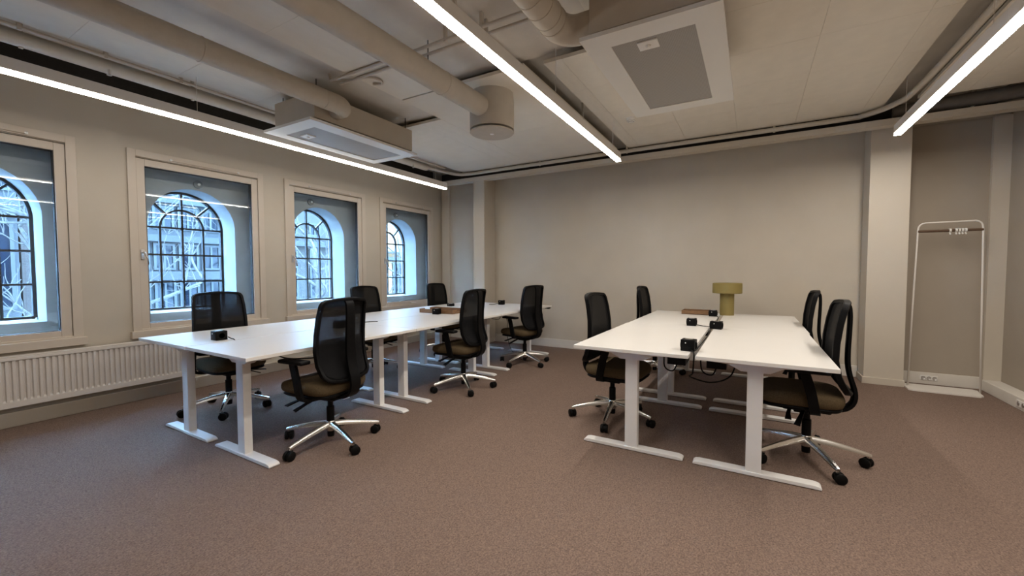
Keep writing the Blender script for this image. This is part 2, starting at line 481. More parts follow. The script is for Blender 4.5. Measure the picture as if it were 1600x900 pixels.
P = AR / 2
for i, c in enumerate(AC):
    root = bpy.data.objects.new('window_%d' % (i + 6), None); COL.objects.link(root); root['kind'] = 'structure'
    root.location = (XG, c, 0)
    t = BM()
    ro = AR - 0.012
    outer = [(0, -ro, ZB)] + [(0, -ro, z) for z in (1.0, 1.4, 1.7)] + arcpts((0, 0, ZSP), ro, 180, 0, 32, 'yz') + [(0, ro, z) for z in (1.7, 1.4, 1.0)] + [(0, ro, ZB)]
    sweep(t, outer, rectp(0.022, 0.013), side=(1, 0, 0))
    box(t, -0.022, 0.022, -ro, ro, ZB - 0.012, ZB + 0.014)
    obj('iron_frame', t, M_IRON, root)
    for y in (-P, 0, P):
        t = BM(); z1 = ZSP + (AR - 0.02 if y == 0 else 0)
        box(t, -0.018, 0.018, y - 0.010, y + 0.010, ZB, z1); obj('glazing_bar', t, M_IRON, root)
    for z in (ZSP, ZSP - 0.313, ZSP - 0.626):
        t = BM(); box(t, -0.018, 0.018, -ro, ro, z - 0.010, z + 0.010); obj('glazing_bar', t, M_IRON, root)
    t = BM(); sweep(t, arcpts((0, 0, ZSP), P, 0, 180, 20, 'yz'), rectp(0.018, 0.010), side=(1, 0, 0)); obj('glazing_bar', t, M_IRON, root)
    for a in (45, 135):
        ca, sa = math.cos(math.radians(a)), math.sin(math.radians(a))
        t = BM(); sweep(t, [(0, P * ca, ZSP + P * sa), (0, (AR - 0.01) * ca, ZSP + (AR - 0.01) * sa)], rectp(0.018, 0.010), side=(1, 0, 0)); obj('glazing_bar', t, M_IRON, root)
    # panes: twelve rectangles, two quarter rounds, four wedges
    for r in range(3):
        for k in range(4):
            t = BM(); y0 = -AR + k * P + 0.008; z0 = ZSP - 0.313 * (r + 1) + 0.008
            box(t, -0.002, 0.002, y0, y0 + P - 0.016, z0, z0 + 0.297); obj('pane', t, M_GLASS2, root)

    def wedge(pts):
        t = BM()
        q = [[t.verts.new((x, y, z)) for y, z in pts] for x in (-0.002, 0.002)]
        t.faces.new(q[0]); t.faces.new(q[1][::-1]); m = len(pts)
        for j in range(m): t.faces.new((q[0][j], q[1][j], q[1][(j + 1) % m], q[0][(j + 1) % m]))
        obj('pane', t, M_GLASS2, root)
    for a0 in (0, 90):
        wedge([(0, ZSP)] + [(p[1], p[2]) for p in arcpts((0, 0, ZSP), P - 0.006, a0, a0 + 90, 8, 'yz')])
    for a0 in (0, 45, 90, 135):
        wedge([(p[1], p[2]) for p in arcpts((0, 0, ZSP), P + 0.006, a0 + 1, a0 + 44, 6, 'yz')] + [(p[1], p[2]) for p in arcpts((0, 0, ZSP), AR - 0.014, a0 + 44, a0 + 1, 6, 'yz')])

# little round lamps on the old wall above the arches
ordinal = ['above the iron window with the brick pier beyond', 'above the iron window with the office facade beyond', 'over the arch with the pale brick house beyond', 'above the iron window with the ochre house beyond']
for i, y in enumerate((0.80, 2.36, 3.77, 5.43)):
    r = thing('wall_spotlight', 'small round grey spotlight between the panes, ' + ordinal[i], 'spotlight', (XI, y, 2.30), 0, 'spotlights over the arched windows')
    t = BM(); lathe(t, [(0, 0), (0.045, 0), (0.045, 0.02), (0.03, 0.03), (0, 0.03)], 20, axis='x'); obj('wall_plate', t, M_SPOT, r, 40)
    t = BM(); lathe(t, [(0, 0.03), (0.014, 0.03), (0.015, 0.04), (0.010, 0.043), (0, 0.042)], 16, axis='x'); obj('lens', t, M_WPLAS, r, 40)

b = BM(); box(b, XI + 0.001, XI + 0.012, YF, YB, 3.042, ZS - 0.001); box(b, XW - 0.3, XR, YB + 0.285, YB + 0.299, 2.987, ZS - 0.001); struct('cavity_shade_strip', b, M_DARK)  # dark strips added in the wall-top cavities, painting in their shade

# ------------------------------------------------------------------ radiator
r = thing('radiator', 'long white panel radiator under the windows with vertical flutes', 'radiator', (0, 0, 0))
RX, RY0, RY1 = -5.25, -1.4, 2.10
t = BM(); pit = 0.0375; n = int((RY1 - RY0 - 0.06) / pit); yA = RY0 + 0.03; secs = []
prof = [(-0.018, 0.0), (-0.018, 0.012), (0.0, 0.017), (0.0, 0.0325)]
for k in range(n):
    for dx, dy in prof: secs.append((RX + dx, yA + k * pit + dy))
secs.append((RX - 0.018, yA + n * pit))
zz = [(0.226, 0.0), (0.240, 1.0), (0.553, 1.0), (0.563, 0.0)]
grid = []
for x, y in secs:
    grid.append([t.verts.new((RX + (x - RX) * f, y, z)) for z, f in zz])
for A, B in zip(grid, grid[1:]):
    for j in range(3): t.faces.new((A[j], B[j], B[j + 1], A[j + 1]))
box(t, RX - 0.02, RX, RY0, RY1, 0.175, 0.225, 0.004); box(t, RX - 0.02, RX, RY0, RY1, 0.565, 0.592, 0.004)
box(t, RX - 0.02, RX, RY0, RY0 + 0.03, 0.225, 0.565); box(t, RX - 0.02, RX, RY1 - 0.03, RY1, 0.225, 0.565)
box(t, RX - 0.030, RX - 0.019, RY0, RY1, 0.2, 0.58)
obj('front_panel', t, M_RAD, r)
t = BM(); box(t, RX - 0.075, RX - 0.001, RY0 - 0.002, RY1 + 0.002, 0.592, 0.602, 0.003); obj('top_grille', t, M_RAD, r)
for y in (RY0 - 0.004, RY1):
    t = BM(); box(t, RX - 0.075, RX - 0.002, y, y + 0.004, 0.18, 0.592); obj('side_panel', t, M_RAD, r)
t = BM(); box(t, RX - 0.075, RX - 0.055, RY0, RY1, 0.175, 0.585); obj('rear_panel', t, M_RAD, r)
for y in (RY0 + 0.3, RY1 - 0.3):
    t = BM(); box(t, XW + 0.001, RX - 0.07, y - 0.015, y + 0.015, 0.22, 0.56); obj('wall_bracket', t, M_RAD, r)

# ------------------------------------------------------------------ strip lights
def strip_light(x, y1, label, y0=0.25, led=None):
    r = thing('pendant_strip_light', label, 'ceiling light', (x, 0, 2.65), 0, 'suspended strip lights')
    t = BM(); box(t, -0.029, 0.029, y0, y1, 0.022, 0.105, 0.002); obj('housing', t, M_FIX, r)
    for k in range(6):
        ya = y0 + (y1 - y0) * k / 6; yb_ = y0 + (y1 - y0) * (k + 1) / 6
        t = BM(); m = 4
        for q in range(m):
            a, c = ya + (yb_ - ya) * q / m, ya + (yb_ - ya) * (q + 1) / m
            v = [t.verts.new(p) for p in ((-0.028, a, 0.022), (-0.028, a, 0), (0.028, a, 0), (0.028, a, 0.022), (-0.028, c, 0.022), (-0.028, c, 0), (0.028, c, 0), (0.028, c, 0.022))]
            for f in ((0, 1, 5, 4), (1, 2, 6, 5), (2, 3, 7, 6)):
                fc = t.faces.new([v[j] for j in f]); fc.material_index = 0 if f[0] == 1 else 1
        bmesh.ops.remove_doubles(t, verts=t.verts, dist=1e-5)
        obj('diffuser', t, led or M_LED, r).data.materials.append(M_LEDS)
    for y in (y0, y1 - 0.003):
        t = BM(); box(t, -0.029, 0.029, y, y + 0.004, 0.0, 0.105); obj('end_cap', t, M_FIX, r)
    for y in (y1 - 0.25, y1 - 1.9, y1 - 3.55, y1 - 5.2):
        t = BM(); tube(t, [(0, y, 0.104), (0, y, ZS - 2.65)], 0.002, 6); obj('suspension_wire', t, M_FIX, r)
    return r


strip_light(-4.42, 5.44, 'long lit strip light hanging along the window wall', led=M_LED1)
strip_light(-1.458, 5.15, 'long lit strip light hanging between the round drum vent and the big square ceiling unit', y0=0.1)
strip_light(1.23, 5.57, 'long lit strip light hanging on the coat rack side of the room', y0=-1.2)

# ------------------------------------------------------------------ ventilation
def duct(name, label, x, z, rad, y0, y1, elbow=None, bands=()):
    r = thing(name, label, 'duct', (x, 0, z), 0, 'round ceiling ducts')
    t = BM(); tube(t, [(0, y0, 0), (0, y1, 0)], rad, 28); obj('duct_run', t, M_DUCT, r, 40)
    if elbow:
        t = BM(); tube(t, [(p[0] - x, p[1], p[2] - z) for p in elbow], rad * 1.012, 28); obj('elbow', t, M_DUCT, r, 40)
    for y in bands:
        t = BM(); lathe(t, [(rad, -0.006), (rad + 0.004, -0.004), (rad + 0.004, 0.004), (rad, 0.006)], 28, (0, y, 0), 'y'); obj('seam_ring', t, M_DUCT, r, 40)
    return r


d1x, d1z, d1r = -3.44, 2.885, 0.085
el = [(d1x - 0.085 + 0.085 * math.cos(a), 2.50 + 0.10 + 0.13 * math.sin(a), d1z) for a in [math.pi / 2 * k / 8 for k in range(9)]]
el = [(d1x, 2.50, d1z)] + el + [(d1x - 0.16, 2.73, d1z)]
duct('air_duct', 'beige round duct bending into the ceiling unit by the windows', d1x, d1z, d1r, YF + 0.02, 2.50, el, (0.6, 1.5, 2.49))
d2x, d2z, d2r = -2.30, 2.89, 0.095
d2 = duct('air_duct', 'beige round duct running straight into the drum vent', d2x, d2z, d2r, YF + 0.02, 3.36, None, (-0.4, 1.1, 2.80))
t = BM(); tube(t, [(0, 2.62, 0.09), (0, 2.62, ZS - d2z)], 0.004, 6); obj('hanger_rod', t, M_DARK, d2)
d3x, d3z, d3r = -1.112, 2.86, 0.09
el = [(d3x, 2.44, d3z)] + [(d3x + 0.12 - 0.12 * math.cos(a), 2.46 + 0.14 * math.sin(a), d3z) for a in [math.pi / 2 * k / 8 for k in range(9)]] + [(-0.85, 2.60, d3z)]
duct('air_duct', 'beige ribbed duct elbowing into the ceiling unit over the coat rack side', d3x, d3z, d3r, YF + 0.02, 2.44, el, (1.2, 1.45, 1.7, 1.95, 2.12, 2.24, 2.36, 2.43))

r = thing('drum_air_vent', 'beige drum shaped air vent with a round flat disc below', 'air vent', (-2.30, 3.57, 2.68))
t = BM(); lathe(t, [(0, 0.035), (0.222, 0.035), (0.222, 0.30), (0.215, 0.39), (0, 0.39)], 40); obj('drum_body', t, M_DUCT, r, 40)
t = BM(); lathe(t, [(0, 0.0), (0.215, 0.004), (0.222, 0.012), (0.215, 0.02), (0, 0.02)], 40); obj('disc', t, M_DUCT, r, 40)
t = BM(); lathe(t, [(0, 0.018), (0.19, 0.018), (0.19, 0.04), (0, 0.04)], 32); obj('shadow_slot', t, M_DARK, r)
t = BM(); lathe(t, [(0, -0.006), (0.018, -0.004), (0.022, 0.003), (0, 0.004)], 16); obj('centre_knob', t, M_FIX, r)


def ac_unit(label, x0, x1, y0, y1, gx0, gx1, gy0, gy1, sens, bx0, bx1, by0, by1):
    z = 2.70
    r = thing('ceiling_air_unit', label, 'air unit', ((x0 + x1) / 2, (y0 + y1) / 2, z), 0, 'ceiling air units')
    ox, oy = (x0 + x1) / 2, (y0 + y1) / 2
    t = BM(); frame_xy(t, x0 - ox, x1 - ox, y0 - oy, y1 - oy, 0, 0.025, gx0 - x0, x1 - gx1, gy0 - y0, y1 - gy1); obj('fascia', t, M_ACW, r)
    t = BM(); box(t, gx0 - ox, gx1 - ox, gy0 - oy, gy1 - oy, 0.006, 0.02); g = obj('grille', t, M_GRILLE, r)
    t = BM(); box(t, sens[0] - ox - 0.06, sens[0] - ox + 0.06, sens[1] - oy - 0.05, sens[1] - oy + 0.05, -0.004, 0.007, 0.002); s = obj('sensor_plate', t, M_WPLAS, g)
    t = BM(); lathe(t, [(0, -0.016), (0.012, -0.014), (0.016, -0.004), (0, 0)], 12, (sens[0] - ox, sens[1] - oy, 0)); obj('sensor_eye', t, M_WPLAS, g, True)
    t = BM(); box(t, bx0 - ox, bx1 - ox, by0 - oy, by1 - oy, 0.055, 0.30, 0.004); obj('casing', t, M_AC, r)
    t = BM(); box(t, bx0 - ox + 0.02, bx1 - ox - 0.02, by0 - oy + 0.02, by1 - oy - 0.02, 0.025, 0.056); obj('shadow_gap', t, M_DARK, r)
    t = BM(); box(t, bx0 - ox + 0.06, bx1 - ox - 0.06, by1 - oy, by1 - oy + 0.03, 0.10, 0.23, 0.003); obj('valve_box', t, M_AC, r)
    for px in (bx0 - ox + 0.05, bx1 - ox - 0.05):
        for py in (by0 - oy + 0.06, by1 - oy - 0.06):
            t = BM(); tube(t, [(px, py, 0.299), (px, py, ZS - z)], 0.005, 6); obj('hanger_rod', t, M_DARK, r)
    return r


def frame_xy(bm, x0, x1, y0, y1, z0, z1, wl, wr, wf, wb):
    box(bm, x0, x0 + wl, y0, y1, z0, z1); box(bm, x1 - wr, x1, y0, y1, z0, z1)
    box(bm, x0 + wl, x1 - wr, y0, y0 + wf, z0, z1); box(bm, x0 + wl, x1 - wr, y1 - wb, y1, z0, z1)


ac_unit('boxy ceiling air unit with a white framed grille by the windows', -4.30, -3.55, 2.42, 3.83, -4.175, -3.712, 2.575, 3.715, (-4.03, 2.72), -4.24, -3.60, 2.50, 3.80)
ac_unit('square ceiling air unit with a grey grille beside the ribbed duct', -0.944, -0.158, 2.455, 3.91, -0.793, -0.307, 2.61, 3.77, (-0.585, 2.70), -0.90, -0.19, 2.50, 3.88)

t = BM(); lathe(t, [(0, 0), (0.04, 0.002), (0.052, 0.02), (0.052, 0.045), (0, 0.045)], 24)
r = thing('smoke_detector', 'small white smoke detector on the ceiling past the square air unit', 'smoke detector', (-1.25, 4.92, 3.025))
obj('detector_head', t, M_WPLAS, r, 40)
t = BM(); lathe(t, [(0.03, -0.001), (0.046, 0.010), (0.046, 0.014), (0.03, 0.008)], 24); obj('slot_ring', t, M_DARK, r)

# pipes ---------------------------------------------------------------
def pipe(label, pts, rad, cat='pipe', m=None, clips=(), clipz=ZC):
    r = thing('ceiling_pipe', label, cat, (0, 0, 0), 0, 'painted ceiling pipes')
    t = BM(); tube(t, pts, rad, 12); obj('pipe_run', t, m or M_PIPE, r, 40)
    for c in clips:
        t = BM(); box(t, c[0] - 0.012, c[0] + 0.012, c[1] - 0.012, c[1] + 0.012, c[2] - rad - 0.006, clipz, 0.002); obj('clip', t, M_PIPE, r)
    return r


pipe('long thin sprinkler pipe along the far wall edge of the ceiling', spline([(-4.75, 5.35, 3.035), (-4.70, 5.72, 3.035), (-4.62, 5.98, 3.03), (-4.40, 6.07, 3.026), (-3.5, 6.075, 3.026), (-1.0, 6.075, 3.026), (0.80, 6.075, 3.026), (1.03, 6.05, 3.026), (1.25, 5.80, 3.03), (1.33, 5.3, 3.03), (1.34, 3.0, 3.03), (1.34, -3.5, 3.03)], 5), 0.028,
     clips=[(-3.0, 6.075, 3.026), (-1.6, 6.075, 3.026), (0.2, 6.075, 3.026)], clipz=ZS)
pipe('fat lagged pipe along the top of the window wall', [(-4.76, YF + 0.02, 3.03), (-4.76, 5.35, 3.035)], 0.058, clips=[(-4.76, 0.9, 3.03), (-4.76, 2.0, 3.03), (-4.76, 4.2, 3.03)], clipz=ZS)
pipe('slim sprinkler pipe clipped along the board edge over the windows', [(-4.57, YF + 0.02, 3.045), (-4.57, 5.6, 3.045)], 0.013, clips=[(-4.57, 0.86, 3.045), (-4.57, 1.32, 3.045), (-4.57, 1.83, 3.045)], clipz=ZC + 0.03)
pipe('dark grey pipe above the coat rack recess', [(1.30, 6.10, 3.03), (2.31, 5.99, 3.03)], 0.07, m=M_DPIPE, clips=[(1.9, 6.04, 3.03)], clipz=ZS)
pipe('first of a pair of cross pipes running over the two beige ducts', [(-3.42, 2.535, 3.12), (-3.40, 2.535, 3.055), (-1.30, 2.535, 3.055)], 0.013, clips=[(-2.05, 2.535, 3.055), (-1.72, 2.535, 3.055)], clipz=ZS)
pipe('second of the cross pipes, with a looped end by the window air unit', spline([(-3.12, 2.78, 3.055), (-3.05, 2.82, 3.055), (-3.0, 2.76, 3.055), (-3.05, 2.66, 3.055), (-3.2, 2.625, 3.055), (-3.42, 2.625, 3.10)], 4)[::-1], 0.011)
pipe('thin pipe crossing the boards beside the looped pipe end', [(-3.38, 2.625, 3.052), (-1.30, 2.625, 3.052)], 0.013, clips=[(-1.74, 2.625, 3.052)], clipz=ZS)
pipe('pipe fixed in the ceiling slot along the middle strip light', [(-1.78, YF + 0.02, 3.06), (-1.78, 5.9, 3.10)], 0.012, clips=[(-1.78, 2.3, 3.07), (-1.76, 4.7, 3.08)], clipz=ZS)
for p, lb in (((-4.72, 1.38, 2.975), 'small sprinkler head under the lagged pipe near the camera'), ((-4.72, 5.0, 2.975), 'small sprinkler head under the lagged pipe near the far corner')):
    r = thing('sprinkler_head', lb, 'sprinkler', p, 0, 'sprinkler heads')
    t = BM(); tube(t, [(0, 0, 0.03), (0, 0, -0.02)], 0.008, 8); obj('stem', t, M_PIPE, r)
    t = BM(); lathe(t, [(0, -0.024), (0.018, -0.024), (0.018, -0.02), (0, -0.02)], 12); obj('deflector', t, M_SILVER, r)

# ------------------------------------------------------------------ desks
ZT = 0.755


def make_desk(width, length, foff, label, inner=0):
    r = thing('desk', label, 'desk', (0, 0, 0), 0, 'white sit-stand desks')
    w2, l2 = width / 2, length / 2
    t = BM(); box(t, -w2, w2, -l2, l2, ZT - 0.024, ZT, 0.002, 2); obj('desktop', t, M_DESK, r)
    ly = 0.605
    for sy in (-1, 1):
        y = sy * ly
        t = BM(); box(t, foff - 0.044, foff + 0.044, y - 0.028, y + 0.028, 0.024, ZT - 0.06, 0.004); obj('leg', t, M_LEG, r)
        t = BM()   # foot: flat bar with rounded upper ends
        pr = [(-0.352, 0.004), (-0.352, 0.014), (-0.340, 0.022), (-0.315, 0.027), (0.315, 0.027), (0.340, 0.022), (0.352, 0.014), (0.352, 0.004)]
        q = [[t.verts.new((foff + a, y + s, z)) for a, z in pr] for s in (-0.037, 0.037)]
        t.faces.new(q[0]); t.faces.new(q[1][::-1])
        for j in range(8): t.faces.new((q[0][j], q[1][j], q[1][(j + 1) % 8], q[0][(j + 1) % 8]))
        bmesh.ops.bevel(t, geom=[e for e in t.edges], offset=0.002, segments=1, affect='EDGES')
        f = obj('foot', t, M_LEG, r)
        for s in (-0.3, 0.3):
            t = BM(); lathe(t, [(0, 0), (0.018, 0), (0.018, 0.006), (0, 0.006)], 10, (foff + s, y, 0)); obj('glide', t, M_RUBBER, f)
        t = BM()
        pr = [(-0.30, ZT - 0.025), (-0.28, ZT - 0.046), (-0.15, ZT - 0.055), (-0.080, ZT - 0.092), (0.080, ZT - 0.092), (0.15, ZT - 0.055), (0.28, ZT - 0.046), (0.30, ZT - 0.025)]
        q = [[t.verts.new((foff + a, y + s, z)) for a, z in pr] for s in (-0.034, 0.034)]
        t.faces.new(q[0]); t.faces.new(q[1][::-1])
        for j in range(8): t.faces.new((q[0][j], q[1][j], q[1][(j + 1) % 8], q[0][(j + 1) % 8]))
        obj('top_bracket', t, M_LEG, r)
    t = BM(); box(t, foff - 0.03, foff + 0.03, -ly + 0.028, ly - 0.028, ZT - 0.066, ZT - 0.03, 0.003); obj('crossbar', t, M_LEG, r)
    t = BM(); box(t, foff + 0.06, foff + 0.14, -0.16, 0.16, ZT - 0.07, ZT - 0.025, 0.004); obj('control_box', t, M_PLASTIC, r)
    if inner:
        t = BM(); box(t, inner - 0.06, inner + 0.06, -0.55, -0.33, ZT - 0.115, ZT - 0.024, 0.004); obj('junction_box', t, M_PLASTIC, r)
        t = BM(); tube(t, spline([(inner, -0.50, ZT - 0.11), (inner - 0.03, -0.50, ZT - 0.17), (inner - 0.10, -0.42, ZT - 0.16), (inner - 0.12, -0.3, ZT - 0.05)], 5), 0.005, 7); obj('hanging_lead', t, M_RUBBER, r, True)
    return r


LY0, LL = 1.385, 1.527
RY, RL = 2.850, 1.530
dl = [['near', 'white desk under the iron window with the brick pier, first of the window-side row', 'white desk in the middle of the window-side row', 'white desk at the far wall end of the window-side row'],
      ['', 'white desk by the chair with the see-through back, first of the aisle-side row', 'white desk in the middle of the aisle-side row of the long block', 'white desk at the far wall end of the aisle-side row by the column']]
deskA = make_desk(0.803, LL - 0.004, 0.06, dl[0][1]); deskA.location = (-3.950, LY0 + LL / 2, 0)
for k in (1, 2): dup(deskA, (-3.950, LY0 + LL * (k + 0.5), 0), 0, dl[0][k + 1])
for k in (0, 1, 2): dup(deskA, (-3.132, LY0 + LL * (k + 0.5), 0), 0, dl[1][k + 1])
deskB = make_desk(0.784, RL - 0.004, 0.0, 'white desk with a black socket cube on its corner, front of the block of four', 0.29); deskB.location = (-0.738, RY + RL / 2, 0)
dup(deskB, (-0.728, RY + RL * 1.5, 0), 0, 'white desk carrying the oak tray at the far end of the block of four')
deskC = make_desk(0.735, RL - 0.004, -0.035, 'white empty desk at the front of the block of four on the coat rack side', -0.26); deskC.location = (0.064, RY + RL / 2, 0)
dup(deskC, (0.075, RY + RL * 1.5, 0), 0, 'white desk carrying the olive lamp at the far end of the block of four')


# ------------------------------------------------------------------ office chairs (front is +X)
def bprof(z):
    P_ = [(0.495, -0.222), (0.555, -0.195), (0.60, -0.172), (0.66, -0.152), (0.74, -0.143), (0.84, -0.147), (0.94, -0.158), (1.03, -0.174), (1.10, -0.194)]
    if z <= P_[0][0]: return P_[0][1]
    for (a, x0), (c, x1) in zip(P_, P_[1:]):
        if z <= c:
            t_ = (z - a) / (c - a)
            return x0 + (x1 - x0) * t_
    return P_[-1][1]


def bpt(y, z, off=0.0):
    return Vector((bprof(z) + 0.030 * (abs(y) / 0.23) ** 2 + off, y, z))


def back_outline(inset=0.0):
    pts = []
    hw_top, hw_mid, hw_bot = 0.204 - inset, 0.222 - inset, 0.212 - inset
    zt, zb, rr = 1.098 - inset, 0.505 + inset, 0.042
    # right side going up then across the top
    for a in range(0, 91, 15):
        a_ = math.radians(a); pts.append((hw_top - rr + rr * math.cos(a_), zt - 0.012 - rr + rr * math.sin(a_)))
    for y in (0.10, 0.0): pts.append((y, zt - 0.012 + 0.012 * (1 - (y / 0.16) ** 2)))
    top = pts[:]
    side = [(hw_bot + 0.008, zb + 0.13), (hw_mid, zb + 0.23), (hw_mid - 0.004, zb + 0.34), (hw_top + 0.008, zb + 0.46)]
    bot = [(0.0, zb), (0.09, zb + 0.004)]
    for a in range(-90, 1, 15):
        a_ = math.radians(a); bot.append((hw_bot - 0.07 + 0.07 * math.cos(a_), zb + 0.012 + 0.07 + 0.07 * math.sin(a_)))
    half = bot + side + top
    left = [(-y, z) for y, z in reversed(half) if abs(y) > 1e-6]
    return half + left


def make_chair(label):
    r = thing('office_chair', label, 'chair', (0, 0, 0), 0, 'mesh backed office chairs')
    # five star base with hub and casters
    t = BM()
    lathe(t, [(0, 0.09), (0.03, 0.09), (0.036, 0.10), (0.038, 0.150), (0.03, 0.166), (0, 0.166)], 20)
    for k in range(5):
        a = 2 * math.pi * k / 5; d = Vector((math.cos(a), math.sin(a), 0))
        pts = [d * 0.025 + Vector((0, 0, 0.142)), d * 0.12 + Vector((0, 0, 0.132)), d * 0.23 + Vector((0, 0, 0.113)), d * 0.335 + Vector((0, 0, 0.092)), d * 0.356 + Vector((0, 0, 0.086))]
        pr = [(-0.026, -0.012), (0.026, -0.012), (0.023, 0.004), (0.012, 0.014), (-0.012, 0.014), (-0.023, 0.004)]
        sweep(t, pts, pr, side=(-d.y, d.x, 0), scales=[(1.0, 1.3), (0.9, 1.2), (0.74, 1.0), (0.6, 0.8), (0.45, 0.6)])
        lathe(t, [(0, 0.058), (0.009, 0.058), (0.011, 0.088), (0, 0.09)], 10, (d.x * 0.343, d.y * 0.343, 0))
    obj('star_base', t, M_CHROME, r, 35)
    for k in range(5):
        a = 2 * math.pi * k / 5; d = Vector((math.cos(a), math.sin(a), 0)); ca = a + 0.9 + k * 1.3
        t = BM()
        ax = Vector((math.cos(ca), math.sin(ca), 0))
        cpos = d * 0.343 + Vector((-ax.y, ax.x, 0)) * 0.014 + Vector((0, 0, 0.033))
        for s in (-1, 1):
            sweep(t, [cpos + ax * (s * 0.008), cpos + ax * (s * 0.011), cpos + ax * (s * 0.025), cpos + ax * (s * 0.029)], circ(0.033, 18), scales=[(0.9, 0.9), (1, 1), (1, 1), (0.85, 0.85)])
        sweep(t, [cpos - ax * 0.012, cpos + ax * 0.012], circ(0.024, 14))
        lathe(t, [(0, 0.03), (0.014, 0.03), (0.016, 0.066), (0, 0.07)], 12, (d.x * 0.343, d.y * 0.343, 0))
        obj('caster', t, M_RUBBER, r, 40)
    t = BM(); lathe(t, [(0, 0.045), (0.024, 0.045), (0.026, 0.06), (0.026, 0.09), (0, 0.092)], 18); lathe(t, [(0, 0.16), (0.028, 0.16), (0.028, 0.275), (0.020, 0.28), (0.020, 0.36), (0, 0.36)], 18)
    obj('gas_column', t, M_PLASTIC, r, 40)
    t = BM(); box(t, -0.13, 0.15, -0.085, 0.085, 0.345, 0.395, 0.015, 3); box(t, -0.06, 0.08, -0.05, 0.05, 0.325, 0.35, 0.008)
    mech = obj('tilt_mechanism', t, M_PLASTIC, r, 40)
    for p0, p1, p2 in (((0.10, 0.07, 0.372), (0.12, 0.19, 0.352), (0.125, 0.275, 0.340)), ((0.02, 0.07, 0.365), (0.05, 0.17, 0.335), (0.075, 0.25, 0.300))):
        t = BM(); sweep(t, [p0, p1, p2], rectp(0.012, 0.005), side=(1, 0, 0), scales=[(0.7, 1), (1, 1), (1.5, 0.8)]); obj('lever', t, M_PLASTIC, mech, 40)
    # seat pan and cushion
    def pad(z0, z1, inset, nx=14):
        t = BM(); rings = []
        ol = []
        N = 40
        for i in range(N):
            a = 2 * math.pi * i / N
            ca, sa = math.cos(a), math.sin(a)
            ex = 0.42
            x = math.copysign(abs(ca) ** ex, ca); y = math.copysign(abs(sa) ** ex, sa)
            ol.append((0.055 + 0.245 * x, 0.238 * y))
        levels = [(0.90, 0.0), (0.97, 0.12), (1.0, 0.35), (1.0, 0.6), (0.97, 0.82), (0.90, 0.95), (0.75, 1.0), (0.4, 1.0)]
        for sc, h in levels:
            ring = []
            for x, y in ol:
                xx = 0.055 + (x - 0.055) * (sc - inset); yy_ = y * (sc - inset)
                drop = -0.03 * max(0, (xx - 0.18) / 0.12) ** 2 - 0.008 * (1 - (yy_ / 0.238) ** 2) * (1 if h > 0.9 else 0)
                ring.append(t.verts.new((xx, yy_, z0 + (z1 - z0) * h + drop * h)))
            rings.append(ring)
        for A, B in zip(rings, rings[1:]):
            for i in range(N): t.faces.new((A[i], A[(i + 1) % N], B[(i + 1) % N], B[i]))
        t.faces.new(rings[0][::-1]); t.faces.new(rings[-1])
        return t
    obj('seat', pad(0.412, 0.505, 0.0), M_SEAT, r, True)
    t = pad(0.388, 0.424, 0.05); obj('seat_pan', t, M_PLASTIC, r, 50)
    # back frame
    ol = back_outline(0.0)
    t = BM(); pts = [bpt(y, z) for y, z in ol]
    sweep(t, pts, [(-0.016, -0.012), (0.016, -0.012), (0.020, 0.0), (0.016, 0.010), (-0.016, 0.010), (-0.020, 0.0)], closed=True, side=(1, 0, 0))
    bf = obj('backrest_frame', t, M_PLASTIC, r, 50)
    # netting: rows across inside the outline
    def net(z0, z1, off, nz, inset):
        t = BM(); half = [(y, z) for y, z in back_outline(inset) if y >= -1e-6]
        def hw(z):
            best = 0
            for (ya, za), (yb_, zb_) in zip(half, half[1:]):
                if (za - z) * (zb_ - z) <= 0 and abs(zb_ - za) > 1e-6:
                    best = max(best, ya + (yb_ - ya) * (z - za) / (zb_ - za))
            return best
        rows = []
        for i in range(nz + 1):
            z = z0 + (z1 - z0) * i / nz; h_ = max(hw(z), 0.12)
            rows.append([t.verts.new(bpt(h_ * (j / 5 - 1), z, off)) for j in range(11)])
        for A, B in zip(rows, rows[1:]):
            for j in range(10): t.faces.new((A[j], A[j + 1], B[j + 1], B[j]))
        return t
    obj('back_netting', net(0.512, 1.092, 0.004, 20, 0.006), M_MESH, r, True)
    obj('lumbar_panel', net(0.53, 0.815, -0.006, 10, 0.016), M_LUMBAR, r, True)
    t = BM()
    pr = [(x, 0, z) for z, x in ((1.085, -0.195), (1.065, -0.212), (1.0, -0.218), (0.90, -0.216), (0.78, -0.212), (0.68, -0.214), (0.60, -0.228), (0.53, -0.248), (0.47, -0.254), (0.42, -0.240), (0.385, -0.204), (0.37, -0.15), (0.368, -0.08), (0.37, 0.0))]
    sp = spline(pr, 3)
    sweep(t, sp, [(-0.040, -0.008), (0.040, -0.008), (0.040, 0.006), (0.022, 0.011), (-0.022, 0.011), (-0.040, 0.006)], side=(0, 1, 0),
          scales=[(0.85 + 0.25 * min(1, i / 20), 1.0 + 0.4 * min(1, i / 24)) for i in range(len(sp))])
    obj('back_spine', t, M_PLASTIC, r, 40)
    # arms
    for s in (-1, 1):
        t = BM()
        sweep(t, spline([(-0.02, s * 0.10, 0.375), (-0.02, s * 0.23, 0.385), (-0.012, s * 0.272, 0.42), (0.012, s * 0.278, 0.54), (0.045, s * 0.278, 0.655)], 4), rectp(0.028, 0.011), side=(1, 0, 0))
        ar = obj('armrest', t, M_PLASTIC, r, 40)
        t = BM(); box(t, -0.09, 0.15, s * 0.278 - 0.042, s * 0.278 + 0.042, 0.652, 0.680, 0.012, 3); obj('arm_pad', t, M_PLASTIC, ar, 40)
    return r


def face(ang): return math.radians(ang)


